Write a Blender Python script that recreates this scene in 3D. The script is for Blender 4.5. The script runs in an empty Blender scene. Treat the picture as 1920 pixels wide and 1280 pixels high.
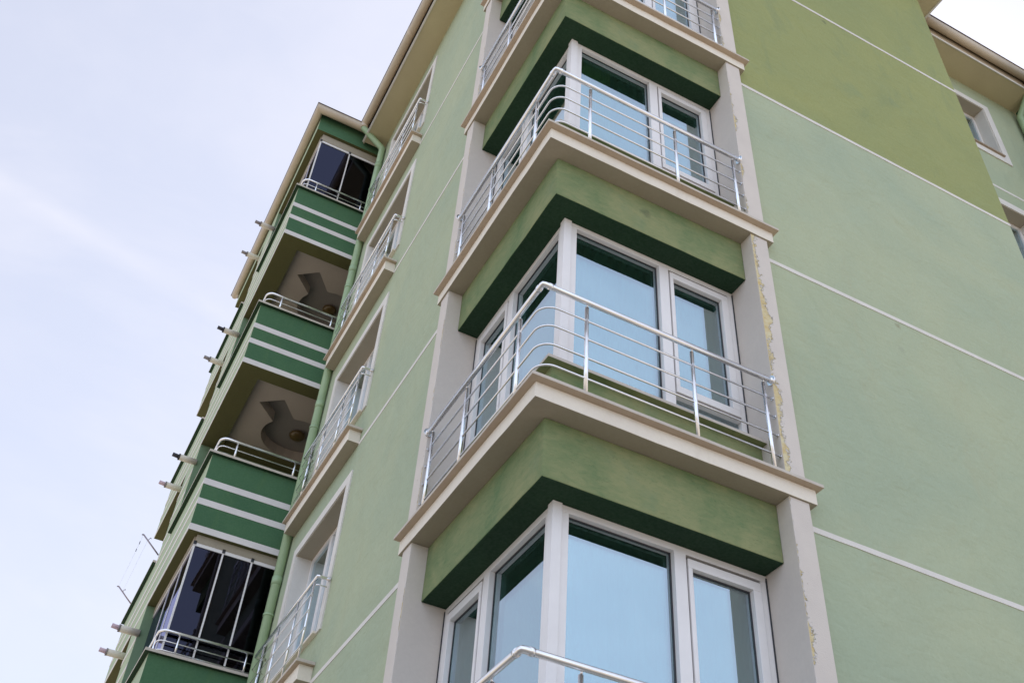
import bpy, bmesh, math, random
from mathutils import Vector, Matrix
random.seed(7)
S = bpy.context.scene
COL = S.collection
H = 3.0
GZ = -6.4

# ------------------------------------------------------------------ materials
def newmat(name):
    m = bpy.data.materials.new(name); m.use_nodes = True
    nt = m.node_tree; nt.nodes.clear()
    out = nt.nodes.new('ShaderNodeOutputMaterial')
    b = nt.nodes.new('ShaderNodeBsdfPrincipled')
    nt.links.new(b.outputs[0], out.inputs[0])
    return m, nt, b, out

def N(nt, t, **kw):
    n = nt.nodes.new(t)
    for k, v in kw.items():
        if k in n.inputs: n.inputs[k].default_value = v
        else: setattr(n, k, v)
    return n

def coords(nt, scale=(1, 1, 1), rot=(0, 0, 0)):
    tc = N(nt, 'ShaderNodeTexCoord'); mp = N(nt, 'ShaderNodeMapping')
    mp.inputs['Scale'].default_value = scale; mp.inputs['Rotation'].default_value = rot
    nt.links.new(tc.outputs['Object'], mp.inputs[0]); return mp.outputs[0]

def noise(nt, vec, scale, detail=4, rough=.55, dist=0):
    n = N(nt, 'ShaderNodeTexNoise'); n.inputs['Scale'].default_value = scale
    n.inputs['Detail'].default_value = detail; n.inputs['Roughness'].default_value = rough
    n.inputs['Distortion'].default_value = dist
    nt.links.new(vec, n.inputs['Vector']); return n.outputs['Fac']

def ramp(nt, fac, a, b):
    r = N(nt, 'ShaderNodeMapRange'); r.inputs[1].default_value = a; r.inputs[2].default_value = b
    nt.links.new(fac, r.inputs[0]); return r.outputs[0]

def mixc(nt, fac, a, b):
    m = N(nt, 'ShaderNodeMix', data_type='RGBA')
    if isinstance(fac, (int, float)): m.inputs[0].default_value = fac
    else: nt.links.new(fac, m.inputs[0])
    for v, i in ((a, 6), (b, 7)):
        if isinstance(v, (tuple, list)): m.inputs[i].default_value = (*v[:3], 1)
        else: nt.links.new(v, m.inputs[i])
    return m.outputs[2]

def math_(nt, op, a, b=None, clamp=False):
    m = N(nt, 'ShaderNodeMath', operation=op); m.use_clamp = clamp
    for v, i in ((a, 0), (b, 1)):
        if v is None: continue
        if isinstance(v, (int, float)): m.inputs[i].default_value = v
        else: nt.links.new(v, m.inputs[i])
    return m.outputs[0]

def bump(nt, b, h, strength, dist=.01):
    n = N(nt, 'ShaderNodeBump'); n.inputs['Strength'].default_value = strength
    n.inputs['Distance'].default_value = dist
    nt.links.new(h, n.inputs['Height']); nt.links.new(n.outputs[0], b.inputs['Normal'])

def add_spots(nt, c, spots):
    for (x, y, z), r, col, amt in spots:                  # single stains, each at its own place
        tc = N(nt, 'ShaderNodeTexCoord'); vm = N(nt, 'ShaderNodeVectorMath', operation='DISTANCE')
        vm.inputs[1].default_value = (x, y, z); nt.links.new(tc.outputs['Object'], vm.inputs[0])
        w = math_(nt, 'MULTIPLY', math_(nt, 'SUBTRACT', noise(nt, tc.outputs['Object'], 1.1 / r, 5, .65), .5), r * 2.2)
        f = ramp(nt, math_(nt, 'ADD', vm.outputs['Value'], w), r, r * .35)
        c = mixc(nt, math_(nt, 'MULTIPLY', f, amt), c, col)
    return c

def stucco(name, c1, c2, c3=None, grain=160, bs=.25, big=.55, rough=.9, wav=.0, spots=()):
    """painted render: cloudy two tone paint, faint streaks, fine grain"""
    m, nt, b, out = newmat(name)
    v = coords(nt)
    f = ramp(nt, noise(nt, v, big, 5, .6, .6), .34, .68)
    c = mixc(nt, f, c1, c2)
    if c3:
        v2 = coords(nt, (1.0, 1.0, .45), (.2, .3, .1))
        f2 = ramp(nt, noise(nt, v2, 2.3, 6, .62, .8), .55, .80)
        c = mixc(nt, math_(nt, 'MULTIPLY', f2, .75), c, c3)
    c = add_spots(nt, c, spots)
    g = noise(nt, v, grain * .25, 3, .6)
    k = ramp(nt, g, .2, .8)
    dark = mixc(nt, .05, c, (0, 0, 0)); lite = mixc(nt, .02, c, (1, 1, 1))
    c = mixc(nt, k, dark, lite)
    nt.links.new(c, b.inputs['Base Color'])
    b.inputs['Roughness'].default_value = rough
    b.inputs['Specular IOR Level'].default_value = .25
    bump(nt, b, noise(nt, v, grain, 3, .6), bs * .5, .004)
    if wav:                                              # hand trowelled unevenness
        vw = coords(nt, (1, 1, .6), (.4, .5, .3))
        nrm = b.inputs['Normal'].links[0].from_node
        n2 = N(nt, 'ShaderNodeBump'); n2.inputs['Strength'].default_value = wav; n2.inputs['Distance'].default_value = .09
        hw = math_(nt, 'ADD', noise(nt, vw, 2.4, 4, .48, .45), math_(nt, 'MULTIPLY', noise(nt, coords(nt, (.5, .5, 1.3), (.2, .9, .4)), 9, 3, .5, .6), .16))
        nt.links.new(hw, n2.inputs['Height']); nt.links.new(n2.outputs[0], nrm.inputs['Normal'])
    return m

def plain(name, c, rough=.5, metal=0., spec=.5, var=.08, scale=6):
    m, nt, b, out = newmat(name)
    v = coords(nt)
    f = ramp(nt, noise(nt, v, scale, 4), .3, .7)
    nt.links.new(mixc(nt, f, tuple(x * (1 - var) for x in c), tuple(min(1, x * (1 + var)) for x in c)), b.inputs['Base Color'])
    b.inputs['Roughness'].default_value = rough; b.inputs['Metallic'].default_value = metal
    b.inputs['Specular IOR Level'].default_value = spec
    return m

M = {}
M['sage'] = stucco('sage wall paint', (.402, .438, .288), (.345, .400, .278), (.382, .398, .26), wav=.6, spots=[((4.044, 0.153, 2.592), .05, (.22, .18, .10), .5), ((4.005, 0.153, 2.249), .06, (.33, .36, .25), .6), ((5.6, .153, 1.2), .22, (.37, .42, .28), .5), ((4.1, .153, 1.9), .16, (.36, .42, .28), .5), ((5.2, .153, -1.1), .25, (.36, .42, .28), .45)])
M['olive'] = stucco('olive wall paint', (.292, .308, .118), (.252, .28, .115), (.208, .248, .118), wav=.6, spots=[((4.210, 0.153, 8.540), .05, (.12, .13, .07), .55), ((5.129, 0.153, 7.241), .12, (.20, .25, .13), .35), ((4.4, .153, 7.0), .2, (.22, .27, .13), .45), ((3.5, .153, 9.6), .22, (.24, .28, .13), .45)])
M['beige'] = stucco('beige trim paint', (.78, .71, .60), (.73, .66, .565), (.62, .55, .45), bs=.3, big=2.0)
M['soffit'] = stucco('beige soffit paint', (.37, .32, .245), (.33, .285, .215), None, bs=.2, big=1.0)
M['eave'] = stucco('eave board paint', (.52, .45, .28), (.47, .40, .25), None, bs=.08, big=.9)
M['band'] = stucco('cream band paint', (.70, .66, .61), (.65, .61, .56), (.55, .51, .46), bs=.2, big=3)
M['reveal'] = stucco('smooth grey beige paint', (.64, .575, .51), (.60, .54, .485), None, bs=.08, big=1.5)
M['ceil2'] = stucco('shade darkened recess plaster', (.27, .245, .225), (.25, .225, .205), None, bs=.05, big=.8)  # ceiling plaster with the recess's shade put into its colour
M['stripe'] = stucco('white stripe paint', (.76, .71, .69), (.70, .655, .64), None, bs=.1, big=2)
M['pgreen'] = stucco('balcony dark green paint', (.066, .155, .072), (.052, .132, .064), (.078, .162, .060), bs=.12, big=1.3)
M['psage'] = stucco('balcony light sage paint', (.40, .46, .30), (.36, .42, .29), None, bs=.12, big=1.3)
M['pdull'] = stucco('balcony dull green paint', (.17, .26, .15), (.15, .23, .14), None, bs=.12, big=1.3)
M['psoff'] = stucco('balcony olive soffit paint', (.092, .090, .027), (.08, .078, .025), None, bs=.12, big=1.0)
M['ceil'] = stucco('balcony ceiling plaster', (.42, .365, .31), (.38, .33, .285), None, bs=.05, big=.8)
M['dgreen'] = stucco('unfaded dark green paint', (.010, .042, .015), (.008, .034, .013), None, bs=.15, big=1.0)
M['innerwall'] = stucco('room plaster', (.14, .14, .125), (.13, .13, .115), None, bs=.05)
M['pvc'] = plain('white window plastic', (.75, .715, .695), .35, var=.03)
M['gasket'] = plain('dark rubber seal', (.03, .03, .035), .6)
M['gutter'] = plain('beige metal gutter', (.48, .395, .29), .45, var=.07, scale=2)
M['tile'] = plain('dark roof tile', (.075, .045, .04), .8, var=.3, scale=9)
M['pipe'] = plain('sage drain pipe', (.31, .42, .25), .5, var=.09, scale=3)
M['spout'] = plain('cream plastic spout', (.60, .55, .45), .5, var=.1, scale=8)
M['nozzle'] = plain('grey spout end', (.22, .19, .19), .6, var=.2, scale=20)
M['nozdark'] = plain('black spout end', (.02, .016, .022), .6)
M['nozpink'] = plain('pinkish spout end', (.50, .36, .40), .6, var=.2, scale=30)
M['capst'] = stucco('stone coping', (.56, .50, .43), (.50, .44, .38), None, bs=.2, big=3)
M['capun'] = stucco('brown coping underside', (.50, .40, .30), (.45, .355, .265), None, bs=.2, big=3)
M['lampglass'] = plain('amber lamp glass', (.10, .065, .02), .3)
M['curtain'] = plain('olive curtain cloth', (.62, .60, .20), .95, var=.2, scale=3)
M['tulle'] = plain('grey green sheer cloth', (.26, .30, .27), .95, var=.12, scale=4)
M['blind'] = plain('white folded blind', (.66, .66, .68), .7, var=.04)
M['rod'] = plain('painted clothes bracket', (.30, .25, .29), .5)
M['line'] = plain('nylon line', (.62, .62, .66), .6)
M['peg'] = plain('dark clothes peg', (.08, .07, .09), .6)
M['wood'] = plain('brown marble sill', (.33, .25, .18), .5)

def steel_mat():
    m, nt, b, out = newmat('brushed stainless steel')
    v = coords(nt, (1, 1, 1))
    f = ramp(nt, noise(nt, v, 9, 5, .6), .3, .75)
    nt.links.new(mixc(nt, f, (.78, .76, .755), (.87, .85, .845)), b.inputs['Base Color'])
    b.inputs['Metallic'].default_value = 1.0
    r = N(nt, 'ShaderNodeMapRange'); r.inputs[3].default_value = .18; r.inputs[4].default_value = .28
    nt.links.new(noise(nt, v, 30, 3), r.inputs[0]); nt.links.new(r.outputs[0], b.inputs['Roughness'])
    return m
M['steel'] = steel_mat()

def lintel_mat(name='weathered green beam paint', spots=()):
    """green beam paint, bleached to yellow olive in rain worn patches"""
    m, nt, b, out = newmat(name)
    v = coords(nt)
    big = noise(nt, v, 1.6, 5, .6, .5)
    vs = coords(nt, (1.6, 1.6, 5.0), (.06, .08, 0))
    streak = noise(nt, vs, 5.5, 8, .72, .5)
    f = ramp(nt, math_(nt, 'ADD', math_(nt, 'MULTIPLY', big, .62), math_(nt, 'MULTIPLY', streak, .38)), .36, .60)
    c = mixc(nt, f, (.12, .182, .082), (.245, .258, .125))
    blue = ramp(nt, noise(nt, v, 2.9, 4, .6, .3), .56, .76)
    c = mixc(nt, math_(nt, 'MULTIPLY', blue, .4), c, (.135, .205, .12))
    sp = ramp(nt, noise(nt, coords(nt, (1, 1, 3.2), (.1, .12, 0)), 24, 5, .75, .8), .57, .70)
    c = mixc(nt, math_(nt, 'MULTIPLY', sp, .45), c, (.05, .075, .03))
    st = ramp(nt, noise(nt, v, 5.5, 3, .5), .70, .79)
    c = mixc(nt, math_(nt, 'MULTIPLY', st, .4), c, (.06, .085, .05))
    c = add_spots(nt, c, spots)
    nt.links.new(c, b.inputs['Base Color'])
    b.inputs['Roughness'].default_value = .85; b.inputs['Specular IOR Level'].default_value = .2
    bump(nt, b, math_(nt, 'ADD', noise(nt, v, 120, 4, .65), math_(nt, 'MULTIPLY', streak, .6)), .35, .006)
    return m
M['lintel'] = lintel_mat()
M['lintels'] = lintel_mat('stained green beam paint', [((1.148, 0.226, -0.363), .07, (.07, .085, .055), .45)])

def pier_mat(axis, name, amount, bias):
    """grey beige pier front; paint peels off in ragged flakes along its inner edge showing yellow filler"""
    m, nt, b, out = newmat(name)
    v = coords(nt)
    tc = N(nt, 'ShaderNodeTexCoord'); sx = N(nt, 'ShaderNodeSeparateXYZ')
    nt.links.new(tc.outputs['Object'], sx.inputs[0])
    e = sx.outputs[axis]
    c = mixc(nt, ramp(nt, noise(nt, v, 2.5, 5, .6), .3, .7), (.63, .565, .50), (.575, .515, .46))
    rag = noise(nt, coords(nt, (1, 1, .8)), 6.5, 7, .72, .35)
    fine = noise(nt, v, 55, 4, .7)
    wide = noise(nt, coords(nt, (.3, .3, 1.0)), 1.5, 3, .55)        # where along the height it peels
    d = math_(nt, 'SUBTRACT', e, 2.2365)
    lim = math_(nt, 'ADD', math_(nt, 'MULTIPLY', math_(nt, 'SUBTRACT', rag, .5), 1.9),
                math_(nt, 'ADD', math_(nt, 'MULTIPLY', math_(nt, 'SUBTRACT', wide, .45 - bias), 1.3), math_(nt, 'MULTIPLY', math_(nt, 'SUBTRACT', fine, .5), .8)))
    lim = math_(nt, 'MINIMUM', math_(nt, 'MULTIPLY', lim, amount), .115)
    peel = ramp(nt, math_(nt, 'SUBTRACT', lim, d), 0, .006)
    edge = ramp(nt, math_(nt, 'SUBTRACT', math_(nt, 'ADD', lim, .012), d), 0, .006)
    fc = mixc(nt, ramp(nt, noise(nt, v, 16, 5, .7), .35, .68), (.53, .395, .18), (.63, .57, .38))
    c = mixc(nt, math_(nt, 'MULTIPLY', edge, .5), c, (.62, .60, .58))
    c = mixc(nt, peel, c, fc)
    dots = ramp(nt, noise(nt, coords(nt, (1, 1, .7)), 26, 2, .4), .735, .76)
    c = mixc(nt, math_(nt, 'MULTIPLY', dots, .6), c, (.26, .20, .12))
    nt.links.new(c, b.inputs['Base Color']); b.inputs['Roughness'].default_value = .8
    b.inputs['Specular IOR Level'].default_value = .25
    h = math_(nt, 'SUBTRACT', math_(nt, 'MULTIPLY', noise(nt, v, 90, 3), .15), peel)
    bump(nt, b, h, 1.0, .012)
    return m
M['pierR'] = pier_mat(0, 'peeling pier paint', .13, .0)
M['pierR0'] = pier_mat(0, 'badly peeling pier paint', .155, .21)
M['pierL'] = pier_mat(1, 'scuffed pier paint', .06, -.02)

def glass_mat(name, refl, tint, rtint):
    m, nt, b, out = newmat(name); nt.nodes.remove(b)
    gl = N(nt, 'ShaderNodeBsdfGlossy'); gl.inputs['Roughness'].default_value = .0
    gl.inputs['Color'].default_value = (*rtint, 1)
    tr = N(nt, 'ShaderNodeBsdfTransparent'); tr.inputs['Color'].default_value = (*tint, 1)
    fr = N(nt, 'ShaderNodeFresnel'); ge = N(nt, 'ShaderNodeNewGeometry')
    ior = N(nt, 'ShaderNodeMapRange'); ior.inputs[3].default_value = 1.5; ior.inputs[4].default_value = 1 / 1.5
    nt.links.new(ge.outputs['Backfacing'], ior.inputs[0]); nt.links.new(ior.outputs[0], fr.inputs['IOR'])
    f = math_(nt, 'ADD', math_(nt, 'MULTIPLY', fr.outputs[0], 1.0), refl, True)
    v = coords(nt)
    bn = N(nt, 'ShaderNodeBump'); bn.inputs['Strength'].default_value = .012; bn.inputs['Distance'].default_value = .02
    nt.links.new(noise(nt, v, 1.3, 2), bn.inputs['Height']); nt.links.new(bn.outputs[0], gl.inputs['Normal'])
    mx = N(nt, 'ShaderNodeMixShader'); nt.links.new(f, mx.inputs[0])
    nt.links.new(tr.outputs[0], mx.inputs[1]); nt.links.new(gl.outputs[0], mx.inputs[2])
    nt.links.new(mx.outputs[0], out.inputs[0]); return m
M['glass'] = glass_mat('coated window glass', .37, (.52, .72, .66), (.77, .90, .99))
M['dglass'] = glass_mat('dark tinted glass', .01, (.05, .05, .065), (.50, .51, .76))

def ground_mat():
    m, nt, b, out = newmat('pale paving')
    v = coords(nt)
    br = N(nt, 'ShaderNodeTexBrick'); br.inputs['Scale'].default_value = 2.0
    br.inputs['Color1'].default_value = (.40, .35, .28, 1); br.inputs['Color2'].default_value = (.34, .30, .25, 1)
    br.inputs['Mortar'].default_value = (.18, .16, .14, 1); br.inputs['Mortar Size'].default_value = .012
    nt.links.new(v, br.inputs['Vector'])
    c = mixc(nt, math_(nt, 'MULTIPLY', ramp(nt, noise(nt, v, .4, 6), .35, .7), .4), br.outputs[0], (.25, .22, .18))
    nt.links.new(c, b.inputs['Base Color']); b.inputs['Roughness'].default_value = .9
    return m
M['ground'] = ground_mat()

# ------------------------------------------------------------------ mesh helpers
class MB:
    def __init__(s): s.v = []; s.f = []; s.m = []; s.sm = []; s.mats = []
    def mi(s, mat):
        if mat not in s.mats: s.mats.append(mat)
        return s.mats.index(mat)
    def face(s, idx, mat, smooth=False):
        s.f.append(idx); s.m.append(s.mi(mat)); s.sm.append(smooth)
    def prism(s, poly, z0, z1, mat, nm=None):
        """poly: counter clockwise xy outline. nm: dict of normal key -> material"""
        nm = nm or {}
        n = len(poly); b = len(s.v)
        s.v += [(x, y, z0) for x, y in poly] + [(x, y, z1) for x, y in poly]
        s.face([b + i for i in range(n)][::-1], nm.get('-z', mat))
        s.face([b + n + i for i in range(n)], nm.get('+z', mat))
        for i in range(n):
            j = (i + 1) % n
            dx, dy = poly[j][0] - poly[i][0], poly[j][1] - poly[i][1]
            nx, ny = dy, -dx
            key = ('+x' if nx > 0 else '-x') if abs(nx) > abs(ny) else ('+y' if ny > 0 else '-y')
            s.face([b + i, b + j, b + n + j, b + n + i], nm.get(key, mat))
        return s
    def box(s, x0, x1, y0, y1, z0, z1, mat, nm=None):
        return s.prism([(x0, y0), (x1, y0), (x1, y1), (x0, y1)], z0, z1, mat, nm)
    def tube(s, pts, r, mat, seg=12, caps=True):
        pts = [Vector(p) for p in pts]; n = len(pts); b = len(s.v)
        t = [(pts[min(i + 1, n - 1)] - pts[max(i - 1, 0)]).normalized() for i in range(n)]
        for i in range(1, n - 1):
            a = (pts[i] - pts[i - 1]).normalized(); c = (pts[i + 1] - pts[i]).normalized()
            if (a + c).length > 1e-6: t[i] = (a + c).normalized()
        up = Vector((0, 0, 1)) if abs(t[0].z) < .9 else Vector((1, 0, 0))
        u = t[0].cross(up).normalized()
        for i in range(n):
            u = (u - t[i] * u.dot(t[i])).normalized(); w = t[i].cross(u)
            k = 1.0
            if 0 < i < n - 1:
                a = (pts[i] - pts[i - 1]).normalized(); k = 1 / max(.5, abs(a.dot(t[i])))
                side = ((pts[i + 1] - pts[i]).normalized() - a)
                side = side.normalized() if side.length > 1e-6 else None
            for j in range(seg):
                ang = 2 * math.pi * j / seg
                o = u * math.cos(ang) * r + w * math.sin(ang) * r
                if 0 < i < n - 1 and side is not None: o += side * (o.dot(side)) * (k - 1)
                s.v.append(tuple(pts[i] + o))
        for i in range(n - 1):
            for j in range(seg):
                a = b + i * seg + j; c = b + i * seg + (j + 1) % seg
                s.face([a, c, c + seg, a + seg], mat, True)
        if caps:
            s.face([b + j for j in range(seg)][::-1], mat); s.face([b + (n - 1) * seg + j for j in range(seg)], mat)
        return s
    def sweep(s, path, prof, mat, closed_prof=True, smooth=False):
        """horizontal path, profile points (outward offset, z); outward is (-dy, dx)"""
        b = len(s.v); n = len(path); k = len(prof)
        P = [Vector((p[0], p[1])) for p in path]
        for i in range(n):
            d0 = (P[i] - P[i - 1]).normalized() if i else (P[1] - P[0]).normalized()
            d1 = (P[i + 1] - P[i]).normalized() if i < n - 1 else d0
            n0 = Vector((-d0.y, d0.x)); n1 = Vector((-d1.y, d1.x))
            m = (n0 + n1).normalized(); m = m / max(.3, m.dot(n0))
            for o, z in prof: s.v.append((P[i].x + m.x * o, P[i].y + m.y * o, z))
        for i in range(n - 1):
            for j in range(k if closed_prof else k - 1):
                a = b + i * k + j; c = b + i * k + (j + 1) % k
                s.face([a, c, c + k, a + k], mat, smooth)
        if closed_prof:
            s.face([b + j for j in range(k)][::-1], mat); s.face([b + (n - 1) * k + j for j in range(k)], mat)
        return s
    def ball(s, c, r, mat, seg=12, sq=(1, 1, 1)):
        b = len(s.v); R = seg // 2
        for i in range(R + 1):
            th = math.pi * i / R
            for j in range(seg):
                ph = 2 * math.pi * j / seg
                s.v.append((c[0] + sq[0] * r * math.sin(th) * math.cos(ph), c[1] + sq[1] * r * math.sin(th) * math.sin(ph), c[2] + sq[2] * r * math.cos(th)))
        for i in range(R):
            for j in range(seg):
                s.face([b + i * seg + j, b + (i + 1) * seg + j, b + (i + 1) * seg + (j + 1) % seg, b + i * seg + (j + 1) % seg], mat, True)
        return s
    def swap(s):
        """mirror in the x = y diagonal"""
        s.v = [(y, x, z) for x, y, z in s.v]; s.f = [f[::-1] for f in s.f]; return s
    def mesh(s, name, bevel=0):
        me = bpy.data.meshes.new(name); me.from_pydata(s.v, [], s.f)
        for m in s.mats: me.materials.append(M[m])
        for p, mi, sm in zip(me.polygons, s.m, s.sm): p.material_index = mi; p.use_smooth = sm
        bm = bmesh.new(); bm.from_mesh(me)
        bmesh.ops.remove_doubles(bm, verts=[v for v in bm.verts if any(f.smooth for f in v.link_faces)], dist=1e-6)
        bmesh.ops.recalc_face_normals(bm, faces=bm.faces)
        if bevel:
            ed = [e for e in bm.edges if len(e.link_faces) == 2 and e.calc_face_angle(0) > .5 and not any(f.smooth for f in e.link_faces)]
            bmesh.ops.bevel(bm, geom=ed, offset=bevel, segments=2, profile=.5, material=-1, affect='EDGES', clamp_overlap=True)
        bm.to_mesh(me); bm.free(); me.update(); return me
    def build(s, name, parent=None, bevel=0, loc=None, me=None):
        return link(name, s.mesh(name, bevel), parent, loc)

def link(name, me, parent=None, loc=None):
    o = bpy.data.objects.new(name, me); COL.objects.link(o)
    if parent is not None: o.parent = parent
    if loc is not None: o.location = loc
    return o

def tag(o, label=None, cat=None, group=None, kind=None):
    for k, v in (('label', label), ('category', cat), ('group', group), ('kind', kind)):
        if v: o[k] = v
    return o

def empty(name, loc, label, cat, group=None):
    o = bpy.data.objects.new(name, None); o.empty_display_size = .2; COL.objects.link(o); o.location = loc
    return tag(o, label, cat, group)

def kids(o): return [c for c in bpy.data.objects if c.parent == o]
def copy_tree(o, loc=None, parent=None, dz=None):
    c = o.copy(); COL.objects.link(c)
    if parent is not None: c.parent = parent
    if loc is not None: c.location = loc
    if dz: c.location.z += dz
    for k in kids(o): copy_tree(k, None, c)
    return c

# ------------------------------------------------------------------ building
ROOT = Vector((4.0, 6.0, GZ))
B = empty('apartment_building', ROOT, 'sage and olive green apartment block with beige ledges, corner windows and dark green striped balconies', 'building')
def part(mb, name, bevel=0, dz=0):
    return mb.build(name, B, bevel, -ROOT + Vector((0, 0, dz)))
def sub(mb, name, parent, bevel=0): return mb.build(name, parent, bevel)

Rx = 2.2365; px = 2.426; q = .153; ql = .18; a = .226; b_ = .442; XW = 6.647; EZ = 11.75
FL = [-1, 0, 1, 2, 3]          # ledges at z = 3k

# --- right hand wall: sage below the third band, olive above it
zb = -.327
w = MB().box(px, XW, q, q + .25, GZ, 2 * H + zb, 'sage'); part(w, 'wall')
w = MB().box(px, XW, q, q + .25, 2 * H + zb, EZ, 'olive'); o = part(w, 'wall'); tag(o, 'olive upper wall')
w = MB().box(XW - .25, XW, q + .25, 1.1, GZ, EZ, 'sage'); part(w, 'wall')
for k in range(-1, 4):
    w = MB()
    n = 26; ys = [(0 if i in (0, n) else random.uniform(-.0025, .0025)) for i in range(n + 1)]
    zc = k * H + zb; hh = .024
    for i in range(n):                                  # hand painted band, edges slightly uneven
        x0 = px + (XW + .004 - px) * i / n; x1 = px + (XW + .004 - px) * (i + 1) / n
        bI = len(w.v)
        w.v += [(x0, q - .006, zc - hh + ys[i]), (x1, q - .006, zc - hh + ys[i + 1]), (x1, q - .006, zc + hh + ys[i] * .5), (x0, q - .006, zc + hh + ys[i - 1] * .5 if i else zc + hh),
                (x0, q, zc - hh + ys[i]), (x1, q, zc - hh + ys[i + 1]), (x1, q, zc + hh + ys[i] * .5), (x0, q, zc + hh + ys[i - 1] * .5 if i else zc + hh)]
        w.face([bI, bI + 1, bI + 2, bI + 3], 'band'); w.face([bI, bI + 4, bI + 5, bI + 1], 'band'); w.face([bI + 3, bI + 2, bI + 6, bI + 7], 'band')
    part(w, 'wall_band')

# --- wing wall on the right, set back
YW = 1.1
def wall_grid(mb, u0, u1, z0, z1, holes, fn):
    """rectangles of a wall around holes; fn(u0,u1,z0,z1) adds one box"""
    us = sorted({u0, u1, *[h[0] for h in holes], *[h[1] for h in holes]})
    for i in range(len(us) - 1):
        c = (us[i] + us[i + 1]) / 2
        cuts = sorted([(h[2], h[3]) for h in holes if h[0] < c < h[1]])
        z = z0
        for lo, hi in cuts:
            if lo > z: fn(us[i], us[i + 1], z, lo)
            z = hi
        if z < z1: fn(us[i], us[i + 1], z, z1)
wing = [(7.45, 8.97, 3 * j + .74, 3 * j + 2.16) for j in range(-2, 4)]
w = MB(); wall_grid(w, XW, 9.95, GZ, EZ, wing, lambda u0, u1, z0, z1: w.box(u0, u1, YW, YW + .25, z0, z1, 'sage')); part(w, 'wall')
for j in range(0, 4):
    w = MB().box(XW, 9.95, YW - .005, YW, 3 * j - .375, 3 * j - .325, 'band'); part(w, 'wall_band')

def trim_window(kind, u0, u1, z0, z1, tw, put, k, depth, cols):
    """surround + frame + panes; put(mb) turns (u, depth, z) boxes into place"""
    t = MB(); e = .018
    t.box(u0 - tw, u1 + tw, -e, .0, z1, z1 + tw, 'band'); t.box(u0 - tw, u0, -e, 0, z0 - (.0 if kind == 'side' else 0), z1, 'band'); t.box(u1, u1 + tw, -e, 0, z0, z1, 'band')
    if kind == 'wing': t.box(u0 - tw, u1 + tw, -e, 0, z0 - tw, z0, 'band')
    put(t); tr = part(t, 'window_trim')
    s_ = MB(); s_.box(u0, u1, -.05, depth, z0 - .0, z0 + .03, 'wood' if kind == 'wing' else 'beige'); put(s_); part(s_, 'window_sill', .004)
    f = MB(); fw = .055; d0, d1 = depth, depth + .06
    z0 += .03
    f.box(u0, u1, d0, d1, z1 - fw, z1, 'pvc'); f.box(u0, u1, d0, d1, z0, z0 + fw, 'pvc')
    f.box(u0, u0 + fw, d0, d1, z0 + fw, z1 - fw, 'pvc'); f.box(u1 - fw, u1, d0, d1, z0 + fw, z1 - fw, 'pvc')
    for c0, c1 in zip(cols[:-1], cols[1:]):
        if c1 < u1 - .1: f.box(c1 - .05, c1 + .05, d0 - .003, d1, z0 + fw, z1 - fw, 'pvc')
    put(f); fo = part(f, 'window', .004)
    for c0, c1 in zip(cols[:-1], cols[1:]):
        p = MB(); p.box(max(u0 + fw, c0 + .05), min(u1 - fw, c1 - .05), d0 + .028, d0 + .050, z0 + fw, z1 - fw, 'glass'); put(p); sub(p, 'pane', fo)
    # inner lining of the opening
    r = MB(); dd = depth
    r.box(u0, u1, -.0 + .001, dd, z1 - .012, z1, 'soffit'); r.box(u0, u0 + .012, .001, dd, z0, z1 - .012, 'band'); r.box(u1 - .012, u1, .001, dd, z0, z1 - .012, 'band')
    put(r); part(r, 'window_reveal')
def put_right(mb): mb.v = [(u, YW + d, z) for u, d, z in mb.v]
for j in (1, 2, 3):
    u0, u1, z0, z1 = wing[j + 2]
    trim_window('wing', u0, u1, z0, z1, .14, put_right, j, .2, [u0, (u0 + u1) / 2, u1])

# --- left wall with its column of windows
side = [(5.12, 6.95, 3 * j + .30, 3 * j + 2.19) for j in range(-2, 4)]
w = MB(); wall_grid(w, px, 7.78, GZ, EZ, side, lambda u0, u1, z0, z1: w.box(ql, ql + .25, u0, u1, z0, z1, 'sage')); part(w, 'wall')
def put_left(mb): mb.v = [(ql + d, u, z) for u, d, z in mb.v]; mb.f = [f[::-1] for f in mb.f]
for j in range(-1, 4):
    u0, u1, z0, z1 = side[j + 2]
    trim_window('side', u0, u1, z0, z1, .135, put_left, j, .2, [u0, 6.17, u1])
    lz = 3 * j - .29
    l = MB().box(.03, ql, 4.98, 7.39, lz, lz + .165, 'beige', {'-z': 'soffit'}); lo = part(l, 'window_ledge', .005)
    c = MB().box(-.02, ql, 4.93, 7.43, lz + .165, lz + .20, 'capst', {'-z': 'capun'}); sub(c, 'ledge_cap', lo, .004)
for j in range(-1, 4):
    w = MB().box(ql - .005, ql, px, 4.98, 3 * j - .32, 3 * j - .266, 'band'); part(w, 'wall_band')
    
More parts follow.
